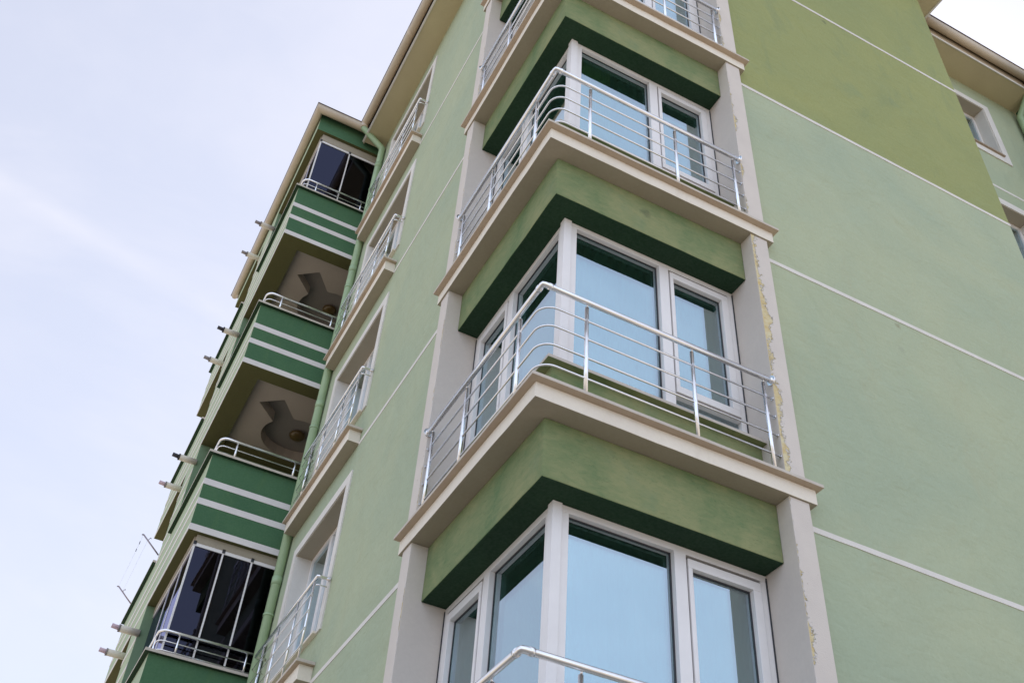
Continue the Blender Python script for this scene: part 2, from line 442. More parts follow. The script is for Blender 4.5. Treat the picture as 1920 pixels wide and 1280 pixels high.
# --- corner bay: ledges, beams, piers, windows
d = .06; xf = 2.495
L_ledge = [(d, d), (xf, d), (xf, q), (px, q), (px, .70), (.70, .70), (.70, px), (ql, px), (ql, xf), (d, xf)]
L_cap = [(0, 0), (2.531, 0), (2.531, q), (px, q), (px, .44), (.44, .44), (.44, px), (ql, px), (ql, 2.50), (0, 2.50)]
L_lint = [(a, a), (Rx, a), (Rx, .66), (.66, .66), (.66, Rx), (a, Rx)]
L_sillw = [(.31, .31), (Rx, .31), (Rx, .44), (.44, .44), (.44, Rx), (.31, Rx)]
L_sill = [(.235, .235), (Rx, .235), (Rx, .52), (.52, .52), (.52, Rx), (.235, Rx)]
rng = random.Random(3)
def rough(poly, step=.14, amp=.0022):
    """hand finished edges: outline points wander a little"""
    out_ = []
    for i, p in enumerate(poly):
        n_ = poly[(i + 1) % len(poly)]; L = math.dist(p, n_); out_.append(p)
        k_ = int(L / step)
        if L < .5: continue
        nx, ny = (n_[1] - p[1]) / L, -(n_[0] - p[0]) / L
        w_ = 0
        for t_ in range(1, k_):
            w_ = w_ * .55 + rng.uniform(-amp, amp); u_ = t_ / k_
            out_.append((p[0] + (n_[0] - p[0]) * u_ + nx * w_, p[1] + (n_[1] - p[1]) * u_ + ny * w_))
    return out_
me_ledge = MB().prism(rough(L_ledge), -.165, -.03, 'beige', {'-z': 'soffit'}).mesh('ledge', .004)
me_cap = MB().prism(rough(L_cap, .2, .0016), -.03, 0, 'capst', {'-z': 'capun'}).mesh('ledge_cap', .004)
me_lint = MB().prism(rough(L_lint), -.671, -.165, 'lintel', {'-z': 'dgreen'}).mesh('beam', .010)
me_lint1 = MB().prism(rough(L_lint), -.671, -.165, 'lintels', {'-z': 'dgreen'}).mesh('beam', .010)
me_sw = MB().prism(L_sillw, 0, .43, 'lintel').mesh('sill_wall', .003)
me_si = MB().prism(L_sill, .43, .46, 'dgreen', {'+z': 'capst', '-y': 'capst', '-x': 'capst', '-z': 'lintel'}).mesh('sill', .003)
pr = [(Rx, .077), (px, .077), (px, .62), (Rx, .62)]
me_pR = MB().prism(pr, 0, H - .165, 'reveal', {'-y': 'pierR'}).mesh('pier', .004)
mm = MB().prism(pr, 0, H - .165, 'reveal', {'-y': 'pierL'}).swap()
me_pR0 = MB().prism(pr, 0, H - .165, 'reveal', {'-y': 'pierR0'}).mesh('pier', .004); me_pL = mm.mesh('pier', .004)

def frame_side(swap):
    f = MB(); y0, y1 = b_, b_ + .07; T = 2.329; Bz = .46; P_ = 'pvc'
    f.box(.503, Rx, y0, y1, T - .054, T, P_)                    # head
    f.box(.503, 1.42, y0, y1, Bz, Bz + .07, P_); f.box(1.52, Rx, y0, y1, Bz, Bz + .07, P_)
    f.box(.503, .562, y0, y1, Bz + .07, T - .054, P_)
    f.box(1.42, 1.52, y0 - .004, y1, Bz, T - .054, P_)          # mullion
    f.box(2.178, Rx, y0, y1, Bz + .07, T - .054, P_)
    f.box(1.52, 2.178, y0, y1, .772, .795, P_)                  # rail under the opening sash
    f.box(Rx - .012, Rx, y0 - .008, y0, Bz, T - .02, 'gasket')
    g = MB()                                                     # opening sash
    X0, X1, Z0, Z1 = 1.531, 2.168, .806, T - .086
    sw = .072
    g.box(X0, X1, y0 - .012, y1 - .012, Z1 - sw, Z1, P_); g.box(X0, X1, y0 - .012, y1 - .012, Z0, Z0 + sw, P_)
    g.box(X0, X0 + .036, y0 - .012, y1 - .012, Z0 + sw, Z1 - sw, P_); g.box(X1 - sw, X1, y0 - .012, y1 - .012, Z0 + sw, Z1 - sw, P_)
    g.box(X0 - .011, X1 + .011, y0 + .012, y0 + .03, Z0 - .011, Z0, 'gasket'); g.box(X0 - .011, X1 + .011, y0 + .012, y0 + .03, Z1, Z1 + .011, 'gasket')
    g.box(X0 - .011, X0, y0 + .012, y0 + .03, Z0, Z1, 'gasket'); g.box(X1, X1 + .011, y0 + .012, y0 + .03, Z0, Z1, 'gasket')
    panes = [MB().box(.555, 1.425, y0 + .047, y0 + .069, Bz + .07, T - .054, 'glass'),
             MB().box(1.56, X1 - sw + .006, y0 + .037, y0 + .055, Z0 + sw, Z1 - sw, 'glass'),
             MB().box(1.525, 2.175, y0 + .047, y0 + .066, Bz + .07, .772, 'glass')]
    gas = MB()
    for (x0, x1, z0, z1, yy) in ((.562, 1.42, Bz + .07, T - .054, y0 + .046), (1.567, X1 - sw, Z0 + sw, Z1 - sw, y0 + .036)):
        e = .014
        gas.box(x0, x1, yy - .004, yy, z1 - e, z1, 'gasket'); gas.box(x0, x1, yy - .004, yy, z0, z0 + e, 'gasket')
        gas.box(x0, x0 + e, yy - .004, yy, z0 + e, z1 - e, 'gasket'); gas.box(x1 - e, x1, yy - .004, yy, z0 + e, z1 - e, 'gasket')
    r = [f, g, gas] + panes
    if swap: [m.swap() for m in r]
    return r
cw_meshes = []
for sw_ in (False, True):
    f, g, gas, p1, p2, p3 = frame_side(sw_)
    if not sw_:
        c = f                                                    # corner post joins the first half
        c.prism([(.40, .40), (.47, .40), (.47, .415), (.498, .415), (.498, .50), (.50, .498), (.415, .498), (.415, .47), (.40, .47)], .46, 2.329, 'pvc') if False else None
        f.prism([(.424, .424), (.499, .424), (.499, .499), (.424, .499)], .46, 2.327, 'pvc')
    for m_ in [gas]:
        n0 = len(m_.v); sh = MB().box(.499, .5035, b_ - .002, b_ + .05, .47, 2.30, 'gasket')
        if sw_: sh.swap()
        o_ = len(m_.v); m_.v += sh.v
        for fc in sh.f: m_.face([o_ + q_ for q_ in fc], 'gasket')
    cw_meshes.append((f.mesh('corner_window', .003), g.mesh('sash', .003), gas.mesh('seal'), [m.mesh('pane') for m in (p1, p2, p3)]))
for k in FL:
    z = k * H
    lo = link('ledge', me_ledge, B, -ROOT + Vector((0, 0, z))); link('ledge_cap', me_cap, lo)
    link('beam', me_lint1 if k == 1 else me_lint, B, -ROOT + Vector((0, 0, z)))
    for me in ((me_pR0 if k == 0 else me_pR), me_pL):
        o = link('pier', me, B, -ROOT + Vector((0, 0, z)))
        if me is me_pR0: tag(o, 'pier with yellow filler showing through its flaking edge')
    if k < 4:
        link('sill_wall', me_sw, B, -ROOT + Vector((0, 0, z))); link('sill', me_si, B, -ROOT + Vector((0, 0, z)))
        for fm, gm, gsm, pms in cw_meshes:
            fo = link('corner_window', fm, B, -ROOT + Vector((0, 0, z)))
            so = link('sash', gm, fo); link('seal', gsm, fo)
            for pm in pms: link('pane', pm, fo)
# beam under the eaves
link('beam', me_lint, B, -ROOT + Vector((0, 0, 4 * H)))
w = MB().prism([(.10, .10), (px, .10), (px, .7), (.7, .7), (.7, px), (.10, px)], 4 * H - .165 - .0, EZ + .2, 'beige'); part(w, 'beam_top')
# ground storey of the bay
w = MB().prism([(a, a), (px, a), (px, .6), (.6, .6), (.6, px), (a, px)], GZ, -3.165, 'sage'); part(w, 'wall')

# --- rooms behind the glass
fl = MB()
for k in range(-2, 4):
    fl.prism([(.72, .72), (6.38, .72), (6.38, 1.36), (9.6, 1.36), (9.6, 7.6), (.72, 7.6)], 3 * k - .16, 3 * k - .03, 'innerwall')
part(fl, 'floor_slab')
iw = MB()
iw.box(3.1, 3.2, .72, 7.6, GZ, EZ, 'innerwall'); iw.box(.72, 3.1, 3.4, 3.5, GZ, EZ, 'innerwall'); iw.box(3.2, 9.6, 4.2, 4.3, GZ, EZ, 'innerwall')
part(iw, 'inner_wall')
bw = MB(); bw.box(9.95, 10.2, 1.36, 13.4, GZ, EZ, 'sage'); bw.box(1.2, 9.95, 13.15, 13.4, GZ, EZ, 'sage'); bw.box(1.2, 1.4, 7.62, 13.15, GZ, EZ, 'ceil'); part(bw, 'wall')

# --- balcony block on the left
X0 = -1.14; XI = 1.2; Y0 = 7.78; Y1 = 10.2; Y2 = 11.2; Y3 = 13.4
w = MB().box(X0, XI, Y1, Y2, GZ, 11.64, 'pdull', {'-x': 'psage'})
for j in range(-2, 4):
    for s0 in (0, .41, .735, 1.17, 1.58, 1.99, 2.42):
        z = 3 * j - .41 + s0
        if GZ < z < 11.5: w.box(X0 - .006, X0, Y1, Y2, z + .002, z + .095, 'band')
part(w, 'wall')
w = MB().box(ql + .25, XI, 7.62, Y0, GZ, 11.64, 'ceil'); part(w, 'wall')
def refl(y): return Y1 + Y2 - y
def keyhole(mirror):
    """ceiling board with a keyhole shaped recess"""
    x0, x1, y0, y1 = -.81, 1.0, 8.06, 10.0
    arm = [(-.60, 8.74), (-.265, 8.47), (.02, 8.86)]
    cx, cy, r, ry = .25, 9.40, .60, .57
    pts = list(arm)
    a0 = math.atan2(8.86 - cy, .06 - cx); a1 = math.atan2(9.10 - cy, -.24 - cx)
    a1 = a1 + 2 * math.pi if a1 < a0 else a1
    nseg = 22
    for i in range(nseg + 1):
        an = a0 + (a1 - a0) * i / nseg
        pts.append((cx + r * math.cos(an), cy + ry * math.sin(an)))
    return (x0, x1, y0, y1), pts
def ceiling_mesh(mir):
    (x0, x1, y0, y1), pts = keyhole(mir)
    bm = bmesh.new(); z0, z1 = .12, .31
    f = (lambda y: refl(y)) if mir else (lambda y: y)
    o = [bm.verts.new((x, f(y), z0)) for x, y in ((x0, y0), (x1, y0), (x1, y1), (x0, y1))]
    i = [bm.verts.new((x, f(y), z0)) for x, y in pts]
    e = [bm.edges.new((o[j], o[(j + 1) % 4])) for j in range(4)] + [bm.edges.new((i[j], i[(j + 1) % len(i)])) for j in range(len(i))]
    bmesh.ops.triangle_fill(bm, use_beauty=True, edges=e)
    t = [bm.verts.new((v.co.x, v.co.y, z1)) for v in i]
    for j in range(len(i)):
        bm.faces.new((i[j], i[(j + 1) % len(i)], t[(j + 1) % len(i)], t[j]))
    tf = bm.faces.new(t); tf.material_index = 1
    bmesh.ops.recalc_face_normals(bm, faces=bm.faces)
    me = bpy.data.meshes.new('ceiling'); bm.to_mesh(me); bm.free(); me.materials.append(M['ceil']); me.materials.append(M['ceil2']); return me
me_par, me_capb, me_sl, me_ce = [], [], [], []
for mir in (False, True):
    R_ = (lambda y: refl(y)) if mir else (lambda y: y)
    def pol(p): return [(x, R_(y)) for x, y in (p[::-1] if mir else p)]
    sk = '+y' if mir else '-y'
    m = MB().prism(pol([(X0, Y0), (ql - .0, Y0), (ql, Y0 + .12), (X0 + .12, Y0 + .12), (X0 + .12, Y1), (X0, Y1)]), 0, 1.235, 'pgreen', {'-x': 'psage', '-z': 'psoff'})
    for s0 in (0.0, .41, .735):
        s1 = s0 + .095; e = .006
        m.prism(pol([(X0 - e, Y0 - e), (ql, Y0 - e), (ql, Y0), (X0, Y0), (X0, Y1), (X0 - e, Y1)]), s0 + (.002 if s0 == 0 else 0), s1, 'stripe', {'-x': 'band'})
    me_par.append(m.mesh('parapet'))
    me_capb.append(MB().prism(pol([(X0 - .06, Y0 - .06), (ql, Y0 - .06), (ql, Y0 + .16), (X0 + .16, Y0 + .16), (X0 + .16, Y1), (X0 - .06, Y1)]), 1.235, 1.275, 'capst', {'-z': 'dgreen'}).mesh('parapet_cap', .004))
    m = MB()
    for (xa, xb, ya, yb) in ((X0 + .12, XI, Y0 + .12, 8.06), (X0 + .12, XI, 10.0, Y1), (X0 + .12, -.81, 8.06, 10.0), (1.0, XI, 8.06, 10.0)):
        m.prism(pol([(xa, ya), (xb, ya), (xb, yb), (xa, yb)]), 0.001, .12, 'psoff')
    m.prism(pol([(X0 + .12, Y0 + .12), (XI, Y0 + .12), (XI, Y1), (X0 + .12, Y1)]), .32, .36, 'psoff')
    me_sl.append(m.mesh('balcony_slab')); me_ce.append(ceiling_mesh(mir))
for j in range(-1, 4):
    z = 3 * j - .41
    for i in (0, 1):
        o = link('parapet', me_par[i], B, -ROOT + Vector((0, 0, z))); link('parapet_cap', me_capb[i], o)
        s_ = link('balcony_slab', me_sl[i], B, -ROOT + Vector((0, 0, z))); link('ceiling', me_ce[i], s_)
for i in (0, 1):
    s_ = link('balcony_slab', me_sl[i], B, -ROOT + Vector((0, 0, 11.63)))
m = MB()
m.prism([(X0, Y0), (ql, Y0), (ql, Y0 + .12), (X0 + .12, Y0 + .12), (X0 + .12, Y3 - .12), (ql, Y3 - .12), (ql, Y3), (X0, Y3)], 11.64, 12.102, 'pgreen', {'-x': 'psage', '-z': 'psoff'}); part(m, 'parapet')

# glazed balconies: dark folding glass
def glazing(z0, z1, joints, header):
    f = MB(); x0, y0 = -1.0, 7.86
    f.box(x0, ql, y0 - .02, y0 + .05, z1, header, 'soffit'); f.box(x0 - .02, x0 + .05, y0 + .05, Y1, z1, header, 'soffit')
    f.box(x0 + .012, ql, y0 - .012, y0 + .03, z1 - .05, z1, 'pvc'); f.box(x0 - .012, x0 + .03, y0 + .03, Y1, z1 - .05, z1, 'pvc')
    f.box(x0, ql, y0 - .012, y0 + .03, z0, z0 + .03, 'pvc'); f.box(x0 - .012, x0 + .03, y0 + .03, Y1, z0, z0 + .03, 'pvc')
    f.box(x0 - .012, x0 + .012, y0 - .012, y0 + .012, z0 + .03, z1 - .05, 'pvc')
    f.box(x0 - .02, x0 + .02, y0 - .02, y0 - .012, z1 - .03, z1 + .02, 'gasket')
    for j in joints:
        f.box(j - .011, j + .011, y0 - .010, y0 + .012, z0 + .03, z1 - .05, 'pvc'); f.box(j - .02, j + .02, y0 - .02, y0 - .012, z1 - .04, z1 + .015, 'gasket')
    for yy in (8.5, 9.2): f.box(x0 - .008, x0 + .012, yy - .011, yy + .011, z0 + .03, z1 - .05, 'pvc')
    o = part(f, 'balcony_glazing')
    xs = [x0] + list(joints) + [ql]
    for c0, c1 in zip(xs[:-1], xs[1:]):
        sub(MB().box(c0 + .012, c1 - .012, y0, y0 + .008, z0 + .03, z1 - .05, 'dglass'), 'pane', o)
    ys = [y0 + .02, 8.5, 9.2, Y1]
    for c0, c1 in zip(ys[:-1], ys[1:]):
        sub(MB().box(x0, x0 + .008, c0 + .012, c1 - .012, z0 + .03, z1 - .05, 'dglass'), 'pane', o)
glazing(.865, 2.47, (-.605, -.205), 2.585)
glazing(9.865, 11.45, (-.41,), 11.63)

# --- roof, eaves and gutters
ev = MB().prism([(-.25, -.28), (7.21, -.28), (7.21, .64), (11.6, .64), (11.6, 13.0), (1.2, 13.0), (1.2, 7.7), (-.25, 7.7)], EZ, EZ + .05, 'eave'); part(ev, 'eaves')
fa = MB()
lp = [(9.95, .64), (7.21, .64)]
fa.sweep([(9.95, .645), (7.215, .645)], [(0, EZ - .012), (.016, EZ - .012), (.016, EZ + .02), (0, EZ + .02)], 'band')
fa.sweep([(7.21, .64), (7.21, -.28), (-.25, -.28), (-.25, 7.70)], [(-.02, EZ - .012), (.012, EZ - .012), (.012, EZ + .02), (-.02, EZ + .02)], 'band')
fa.sweep([(9.95, .66), (7.2, .66), (7.2, -.26), (-.23, -.26), (-.23, 7.76)], [(-.02, EZ + .02), (.0, EZ + .02), (.0, 12.1), (-.02, 12.1)], 'gutter')
part(fa, 'fascia')
gp = []; gy = Y0 - .005
for i in range(11):
    an = math.pi + math.pi * i / 10
    gp.append((.075 + .075 * math.cos(an), 12.06 + .105 * math.sin(an)))
prof = [(0, 12.10)] + gp + [(.15, 12.10)] + [(.138, 12.10)] + [(.075 + .063 * math.cos(2 * math.pi - math.pi * i / 10), 12.06 + .092 * math.sin(2 * math.pi - math.pi * i / 10)) for i in range(11)] + [(.012, 12.10)]
g = MB().sweep([(-.25, -.25), (-.25, 7.705), (X0 - .004, 7.705), (X0 - .004, 13.5)], prof, 'gutter', smooth=True)
for yy in (1.0, 3.1, 5.2):
    g.sweep([(-.25, yy), (-.25, yy + .06)], [(o * 1.04 - .002, 12.06 + (z_ - 12.06) * 1.04) for o, z_ in prof], 'gutter')
part(g, 'gutter')
g = MB().sweep([(9.95, .64), (7.30, .64)], prof, 'gutter', smooth=True)
part(g, 'gutter')
rf = MB()
ro = [(-.408, -.44), (7.30, -.44), (7.30, .478), (9.95, .478), (9.95, 13.6), (-1.302, 13.6), (-1.302, 7.547), (-.408, 7.547)]
rf.prism(ro, 12.104, 12.122, 'tile')
bI = len(rf.v)
rf.v += [(.2, 1.3, 12.124), (9.9, 1.3, 12.124), (9.9, 13.0, 12.124), (.2, 13.0, 12.124), (3.5, 4.0, 13.6), (6.5, 9.5, 13.6)]
for f_ in ((0, 1, 4), (1, 2, 5, 4), (2, 3, 5), (3, 0, 4, 5)): rf.face([bI + i for i in f_], 'tile')
part(rf, 'roof')
# next balcony block beyond the wing
m = MB().box(9.96, 11.6, -.3, 1.09, GZ, 9.87, 'pgreen'); m.box(10.06, 11.6, -.2, 1.09, 9.87, 11.45, 'dglass'); m.box(9.96, 11.6, -.3, 1.09, 11.45, 12.1, 'pgreen', {'-z': 'psoff'}); part(m, 'far_balcony')

# ------------------------------------------------------------------ steel railings on the corner ledges
def corner_railing(loc, label):
    r = empty('ledge_railing', loc, label, 'railing', 'steel railings on the corner ledges')
    e = Rx - .001
    m = MB(); hr = .0235
    m.tube([(e, .08, .98), (.10, .08, .98), (.085, .085, .98), (.08, .10, .98), (.08, e, .98)], hr, 'steel', 16)
    for p0, p1 in (((.16, .08, .98), (.128, .08, .98)), ((.08, .16, .98), (.08, .128, .98))): m.tube([p0, p1], hr + .004, 'steel', 16)
    m.tube([(e - .03, .08, .98), (e, .08, .98)], hr + .004, 'steel', 16); m.tube([(e - .012, .08, .98), (e, .08, .98)], hr + .022, 'steel', 18)
    m.tube([(.08, e - .03, .98), (.08, e, .98)], hr + .004, 'steel', 16); m.tube([(.08, e - .012, .98), (.08, e, .98)], hr + .022, 'steel', 18)
    m.build('handrail', r)
    for z in (.80, .61, .42, .215):
        c = .10; rad = .13; pts = [(e, c, z)]
        for i in range(9):
            an = math.pi / 2 * i / 8
            pts.append((c + rad - rad * math.sin(an), c + rad - rad * math.cos(an), z))
        pts.append((c, e, z))
        t = MB().tube(pts, .009, 'steel', 8)
        for p0, p1 in (((e - .008, c, z), (e, c, z)), ((c, e - .008, z), (c, e, z))): t.tube([p0, p1], .014, 'steel', 10)
        t.build('bar', r)
    for x in (.48, 1.45, 2.155):
        for sw_ in (0, 1):
            t = MB().tube([(x, .10, 0), (x, .10, .94)], .0165, 'steel', 12)
            t.tube([(x, .10, .94), (x, .088, .965)], .008, 'steel', 8); t.tube([(x, .10, 0), (x, .10, .008)], .026, 'steel', 14)
            for z in (.80, .61, .42, .215): t.box(x - .009, x + .009, .085, .115, z - .012, z + .012, 'steel')
            if sw_: t.swap()
            t.build('post', r)
    return r
cr = corner_railing((0, 0, -3), 'lowest steel corner railing, only its bent handrail in view at the bottom of the picture')
lab = {0: 'steel corner railing on the middle ledge, beside the pier with the worst yellow peeling patches',
       3: 'steel corner railing in front of the window with olive curtains',
       6: 'topmost steel corner railing, its corner cut off by the top of the picture'}
for z in (0, 3, 6):
    c = copy_tree(cr, (0, 0, z)); c['label'] = lab[z]

# ------------------------------------------------------------------ railings on the small window ledges
def side_railing(loc, label):
    r = empty('window_railing', loc, label, 'railing', 'steel railings in front of the side windows')
    x = .03; h = .965
    m = MB().tube([(ql - .02, 4.99, h), (x + .02, 4.99, h), (x + .004, 4.994, h), (x, 5.01, h), (x, 7.2, h), (x + .004, 7.23, h), (x + .02, 7.24, h), (ql - .02, 7.24, h)], .019, 'steel', 14)
    m.tube([(ql - .022, 4.99, h), (ql - .018, 4.99, h)], .032, 'steel', 14); m.tube([(x, 5.0, h - .1), (x + .03, 4.985, h - .1), (ql - .03, 4.985, h - .1)], .0075, 'steel', 8)
    m.build('handrail', r)
    for z in (.78, .58, .38, .185):
        MB().tube([(x - .014, 5.03, z), (x - .014, 7.19, z), (x + .02, 7.23, z), (ql - .02, 7.23, z)], .0065, 'steel', 8).build('bar', r)
    for y in (5.08, 5.62, 6.30, 6.88):
        t = MB().tube([(x, y, 0), (x, y, h)], .0125, 'steel', 12)
        for z in (.78, .58, .38, .185): t.box(x - .014, x + .014, y - .009, y + .009, z - .011, z + .011, 'steel')
        t.build('post', r)
    return r
sr = side_railing((0, 0, -.09), 'steel railing of the lowest side window, beside the glazed balcony with three dark panes')
slab = {1: 'steel railing of the side window beside the lower open green balcony',
        2: 'steel railing of the side window beside the upper open green balcony',
        3: 'topmost steel side window railing, close under the eaves'}
for j in (1, 2, 3):
    c = copy_tree(sr, (0, 0, 3 * j - .09)); c['label'] = slab[j]

# ------------------------------------------------------------------ low railings on the green parapets
def low_railing(loc, label):
    r = empty('balcony_railing', loc, label, 'railing', 'low steel railings on the green balconies')
    x0, y0, x1, y1 = -1.085, 7.80, .15, Y1 - .02
    def path(z, c=.11):
        p = [(x1, y0, z)]
        for i in range(9):
            an = math.pi / 2 * i / 8
            p.append((x0 + c - c * math.sin(an), y0 + c - c * math.cos(an), z))
        return p + [(x0, y1, z)]
    MB().tube(path(.30), .021, 'steel', 14).build('handrail', r)
    for z in (.165, .045): MB().tube(path(z, .09), .009, 'steel', 8).build('bar', r)
    for x in (-.84, .03):
        MB().tube([(x, y0, 0), (x, y0, .30)], .015, 'steel', 12).build('post', r)
    for y in (8.0, 9.0, 10.0):
        MB().tube([(x0, y, 0), (x0, y, .30)], .015, 'steel', 12).build('post', r)
    return r
lr = low_railing((0, 0, .866), 'low steel railing on the lowest green balcony, in front of three dark glass panes')
ll = {1: 'low steel railing on the lower of the two open green balconies', 2: 'low steel railing on the upper of the two open green balconies',
      3: 'low steel railing on the topmost green balcony, in front of two dark glass panes'}
for j in (1, 2, 3):
    c = copy_tree(lr, (0, 0, 3 * j + .866)); c['label'] = ll[j]

# ------------------------------------------------------------------ downpipes
dp = empty('downpipe', (.11, 7.49, GZ), 'sage green downpipe between the side windows and the green balconies, bent under the gutter', 'downpipe')
Lz = Vector((-.11, -7.49, -GZ))
m = MB().tube([(-.33, 7.50, 11.98), (-.33, 7.50, 11.90), (-.32, 7.50, 11.87), (.09, 7.49, 11.52), (.11, 7.49, 11.48), (.11, 7.49, GZ)], .061, 'pipe', 18)
for z in (10.9, 8.0, 5.0, 2.0, -1.0): m.tube([(.11, 7.49, z), (.11, 7.49, z + .12)], .067, 'pipe', 18)
m.build('pipe', dp, loc=Lz)
MB().tube([(-.33, 7.50, 12.0), (-.33, 7.50, 11.88)], .07, 'gutter', 18).build('outlet', dp, loc=Lz)
for z in (10.2, 7.6, 4.6, 1.55, -1.4):
    MB().tube([(.11, 7.49, z), (.11, 7.49, z + .03)], .070, 'pipe', 18).box(.11, ql, 7.475, 7.505, z, z + .03, 'pipe').build('bracket', dp, loc=Lz)
dp = empty('downpipe', (9.86, 1.0, GZ), 'green downpipe at the right edge, bent under the wing gutter', 'downpipe')
Lz = Vector((-9.86, -1.0, -GZ))
MB().tube([(9.80, .56, 11.98), (9.80, .56, 11.86), (9.81, .58, 11.83), (9.86, .99, 11.45), (9.86, 1.0, 11.40), (9.86, 1.0, GZ)], .061, 'pipe', 18).build('pipe', dp, loc=Lz)
MB().tube([(9.80, .56, 12.0), (9.80, .56, 11.86)], .07, 'gutter', 18).build('outlet', dp, loc=Lz)

# ------------------------------------------------------------------ drain spouts on the balcony front
def spout(y, z, tip, label):
    s_ = empty('drain_spout', (X0, y, z), label, 'drain spout', 'cream spouts sticking out of the balcony front')
    MB().tube([(0.02, 0, 0), (-.27, 0, .0)], .053, 'spout', 16).tube([(-.262, 0, 0), (-.285, 0, 0)], .056, 'nozzle' if tip != 'nozdark' else tip, 16).build('pipe', s_)
    MB().tube([(-.28, 0, 0), (-.30, 0, .004), (-.385, 0, .012)], .034, tip, 12).build('nozzle', s_)
for j, (z, n_) in enumerate(((2.14, 'lowest'), (5.22, 'second lowest'), (8.13, 'second highest'), (11.13, 'topmost'))):
    dk = 'nozdark' if j in (1, 2) else ('nozpink' if j == 0 else 'nozzle')
    tx = {'nozdark': 'black ended', 'nozpink': 'pink tipped', 'nozzle': 'grey tipped'}
    spout(10.2, z, dk, 'cream drain spout, %s, right one of the %s pair on the balcony front' % (tx[dk], n_))
    dk = 'nozpink' if j < 2 else 'nozzle'
    spout(11.2, z + .05, dk, 'cream drain spout, %s, left one of the %s pair on the balcony front' % (tx[dk], n_))

# ------------------------------------------------------------------ clothes line, lamps, curtains
cl = empty('clothes_line', (-1.14, 12.3, 4.0), 'clothes line on two tilted brackets outside the farther balcony', 'clothes line')
ys = (-1.0, .98); tipx, tipz = -.33, .30
for y in ys:
    t = MB().tube([(0, y, .02), (tipx, y, tipz)], .013, 'rod', 8); t.tube([(tipx, y, tipz), (tipx - .025, y, tipz - .01)], .012, 'rod', 8)
    t.tube([(tipx * .72, y, tipz * .72), (tipx * .72 + .03, y, tipz * .72 + .06), (tipx * .72 + .05, y, tipz * .72 + .05)], .006, 'rod', 6); t.build('bracket', cl)
for u in (1.0, .72):
    MB().tube([(tipx * u, ys[0], tipz * u + .01), (tipx * u, 0, tipz * u - .012), (tipx * u, ys[1], tipz * u + .01)], .0013, 'line', 5).build('line', cl)
for y in (-.72, -.45):
    MB().box(tipx - .006, tipx + .006, y - .004, y + .004, tipz - .035, tipz + .02, 'peg').build('peg', cl)
for z, n_ in ((8.59, 'upper'), (5.59, 'lower')):
    l = empty('ceiling_lamp', (.25, 9.45, z + .31), 'round amber lamp on the ceiling of the %s open balcony' % n_, 'lamp', 'amber balcony lamps')
    MB().ball((0, 0, -.05), .135, 'lampglass', 20, (1, 1, .55)).build('lamp_shade', l)
    MB().tube([(0, 0, 0), (0, 0, -.03)], .12, 'nozzle', 20).build('lamp_base', l)

def curtain(x0, x1, y, z0, z1, loc, swap=False):
    m = MB(); n = 90; b0 = 0
    for i in range(n + 1):
        u = x0 + (x1 - x0) * i / n
        dd = .028 * math.sin(i * .9) + .012 * math.sin(i * 2.3 + 1)
        m.v += [(u, y + dd, z0), (u, y + dd * .5, z1), (u, y + dd + .006, z0), (u, y + dd * .5 + .006, z1)]
    for i in range(n):
        k = i * 4
        m.face([k, k + 4, k + 5, k + 1], 'curtain', True); m.face([k + 3, k + 7, k + 6, k + 2], 'curtain', True)
    return m
c = curtain(.56, .99, .58, .5, 2.32, None); o = c.build('curtain'); o.location = (0, 0, 3.0)
tag(o, 'olive curtain hanging inside the second highest corner window', 'curtain')
def tulle():
    m = MB(); pts = []
    for i in range(260):
        t_ = i / 259; L_ = 1.62
        u = .62 + abs(2 * t_ - 1) * L_
        dd = .022 * math.sin(i * .83) + .012 * math.sin(i * 1.9 + .7)
        pts.append((.62 + dd, u) if t_ < .5 else (u, .62 + dd))
    for x, y in pts: m.v += [(x, y, .48), (x, y, 2.32), (x + .004, y + .004, .48), (x + .004, y + .004, 2.32)]
    for i in range(len(pts) - 1):
        k = i * 4; m.face([k, k + 4, k + 5, k + 1], 'tulle', True); m.face([k + 3, k + 7, k + 6, k + 2], 'tulle', True)
    return m.mesh('sheer_curtain')
tm = tulle()
for z, n_ in ((-3, 'lowest corner window, at the bottom of the picture'), (0, 'middle corner window, beside the peeling pier'),
              (3, 'corner window with the olive curtain'), (6, 'topmost corner window, at the top of the picture')):
    o = link('sheer_curtain', tm, None, (0, 0, z)); tag(o, 'grey green sheer curtain inside the ' + n_, 'curtain', 'sheer curtains in the corner windows')
bl = MB()
for i in range(5): bl.box(-.95 + .0, -.90, 8.0 + .05 * i, 8.035 + .05 * i, 0, 1.5, 'blind')
o = bl.build('folded_blind'); o.location = (0, 0, .90); tag(o, 'white blind folded together behind the dark glass of the lowest balcony', 'blind')

# ------------------------------------------------------------------ ground
g = MB(); n = 1
g.v = [(-2500, -2500, GZ), (2500, -2500, GZ), (2500, 2500, GZ), (-2500, 2500, GZ)]; g.face([0, 1, 2, 3], 'ground')
o = g.build('ground'); tag(o, kind='structure', label='pale paved ground around the apartment block')

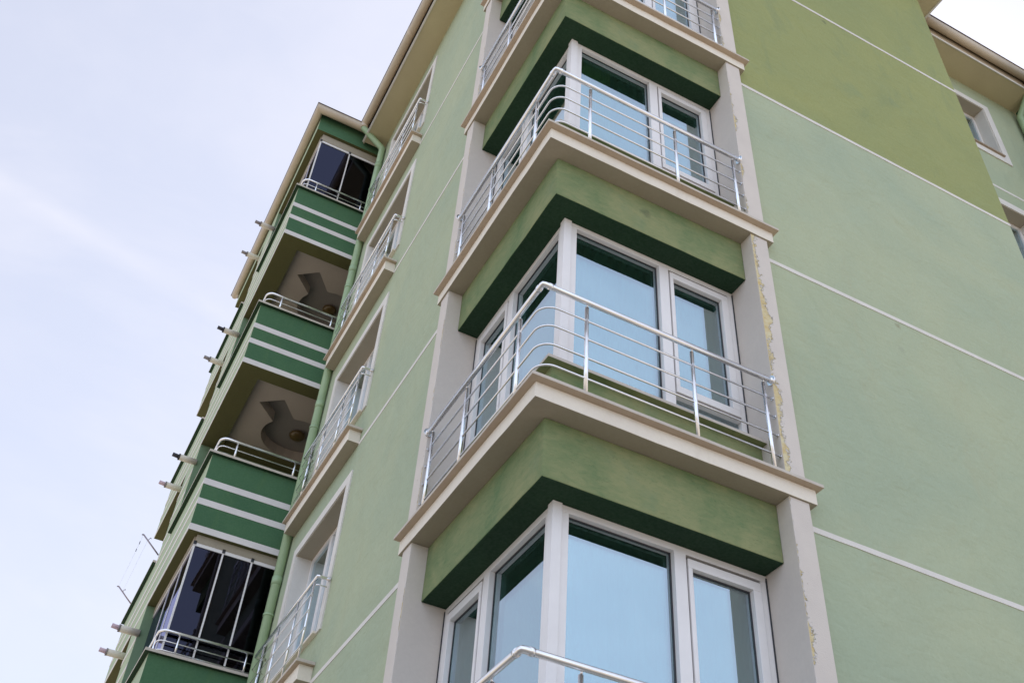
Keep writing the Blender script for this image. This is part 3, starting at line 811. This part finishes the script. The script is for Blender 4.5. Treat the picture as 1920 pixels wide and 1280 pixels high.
# ------------------------------------------------------------------ light
SUN_AZ, SUN_EL = math.radians(42), math.radians(50)      # azimuth from +x towards +y
sd = Vector((math.cos(SUN_EL) * math.cos(SUN_AZ), math.cos(SUN_EL) * math.sin(SUN_AZ), math.sin(SUN_EL)))
sl = bpy.data.lights.new('Sun', 'SUN'); sl.energy = 3.6; sl.angle = math.radians(.5); sl.color = (1, .95, .87)
so = bpy.data.objects.new('Sun', sl); COL.objects.link(so); so.rotation_euler = (-sd).to_track_quat('-Z', 'Y').to_euler()
so.location = sd * 60
W = bpy.data.worlds.new('World'); S.world = W; W.use_nodes = True
nt = W.node_tree; nt.nodes.clear()
out = nt.nodes.new('ShaderNodeOutputWorld'); bg = nt.nodes.new('ShaderNodeBackground')
sky = nt.nodes.new('ShaderNodeTexSky'); sky.sky_type = 'NISHITA'; sky.sun_disc = False
sky.sun_elevation = SUN_EL; sky.sun_rotation = math.pi / 2 - SUN_AZ
sky.air_density = 1.0; sky.dust_density = .7; sky.ozone_density = 1.6; sky.altitude = 100
tc = nt.nodes.new('ShaderNodeTexCoord')
def wnoise(scale, vs, rot, det, rough, dist):
    mp = nt.nodes.new('ShaderNodeMapping'); mp.inputs['Scale'].default_value = vs; mp.inputs['Rotation'].default_value = rot
    nt.links.new(tc.outputs['Generated'], mp.inputs[0]); return noise(nt, mp.outputs[0], scale, det, rough, dist)
c1 = ramp(nt, wnoise(1.3, (1, 1, 1.5), (.3, .2, .5), 6, .55, .5), .38, .72)
c2 = ramp(nt, wnoise(2.2, (1, 4.5, 1.5), (.2, .5, .9), 6, .6, .3), .50, .78)
cl_ = math_(nt, 'ADD', math_(nt, 'MULTIPLY', c1, .38), math_(nt, 'MULTIPLY', c2, .22), True)
ct = nt.nodes.new('ShaderNodeVectorMath'); ct.operation = 'DOT_PRODUCT'; ct.inputs[1].default_value = (-.1597, .6605, -.7336)
nt.links.new(tc.outputs['Generated'], ct.inputs[0])         # a dissolving contrail across the sky
wob = math_(nt, 'MULTIPLY', math_(nt, 'SUBTRACT', wnoise(5, (1, 1, 1), (0, 0, 0), 5, .6, .3), .5), .018)
cd = math_(nt, 'ABSOLUTE', math_(nt, 'ADD', ct.outputs['Value'], wob))
trail = math_(nt, 'MULTIPLY', ramp(nt, cd, .015, .001), ramp(nt, wnoise(3.2, (1, 1, 1), (.7, .1, 0), 4, .6, .2), .3, .7))
haze = math_(nt, 'ADD', math_(nt, 'MULTIPLY', cl_, .62), math_(nt, 'ADD', .58, math_(nt, 'MULTIPLY', trail, .13)), True)
dt = nt.nodes.new('ShaderNodeVectorMath'); dt.operation = 'DOT_PRODUCT'; dt.inputs[1].default_value = (-.52, -.854, 0)
nt.links.new(tc.outputs['Generated'], dt.inputs[0])
away = ramp(nt, dt.outputs['Value'], -.15, .55)             # unseen sky opposite the sun, extra brightness added to light facades and glass
cloud = mixc(nt, away, (5.45, 5.38, 5.85), (7.6, 8.7, 10.9))
mx = nt.nodes.new('ShaderNodeMix'); mx.data_type = 'RGBA'
nt.links.new(haze, mx.inputs[0]); nt.links.new(sky.outputs[0], mx.inputs[6]); nt.links.new(cloud, mx.inputs[7])
nt.links.new(mx.outputs[2], bg.inputs['Color']); bg.inputs['Strength'].default_value = .10
nt.links.new(bg.outputs[0], out.inputs[0])

# ------------------------------------------------------------------ camera
cp = Vector((-2.3426, -4.8259, -4.7873)); yaw, pitch, roll, F = 1.148623, .754165, .083942, 1.947699
f = Vector((math.cos(pitch) * math.cos(yaw), math.cos(pitch) * math.sin(yaw), math.sin(pitch)))
r0 = Vector((math.sin(yaw), -math.cos(yaw), 0)); u0 = r0.cross(f)
rr = math.cos(roll) * r0 + math.sin(roll) * u0; uu = -math.sin(roll) * r0 + math.cos(roll) * u0
cam = bpy.data.cameras.new('Camera'); co = bpy.data.objects.new('Camera', cam); COL.objects.link(co)
mw = Matrix.Identity(4)
for i in range(3): mw[i][0] = rr[i]; mw[i][1] = uu[i]; mw[i][2] = -f[i]; mw[i][3] = cp[i]
co.matrix_world = mw
cam.sensor_width = 36; cam.lens = 36 * F * 1000 / 1920; cam.clip_start = .05; cam.clip_end = 6000
S.camera = co
S.view_settings.view_transform = 'Standard'; S.view_settings.look = 'None'; S.view_settings.gamma = 1.0
S.view_settings.exposure = .90
S.render.engine = 'CYCLES'
S.cycles.max_bounces = 8; S.cycles.diffuse_bounces = 4; S.cycles.glossy_bounces = 4; S.cycles.transparent_max_bounces = 12
S.cycles.sample_clamp_indirect = 10
S.render.resolution_x = 1024; S.render.resolution_y = 682
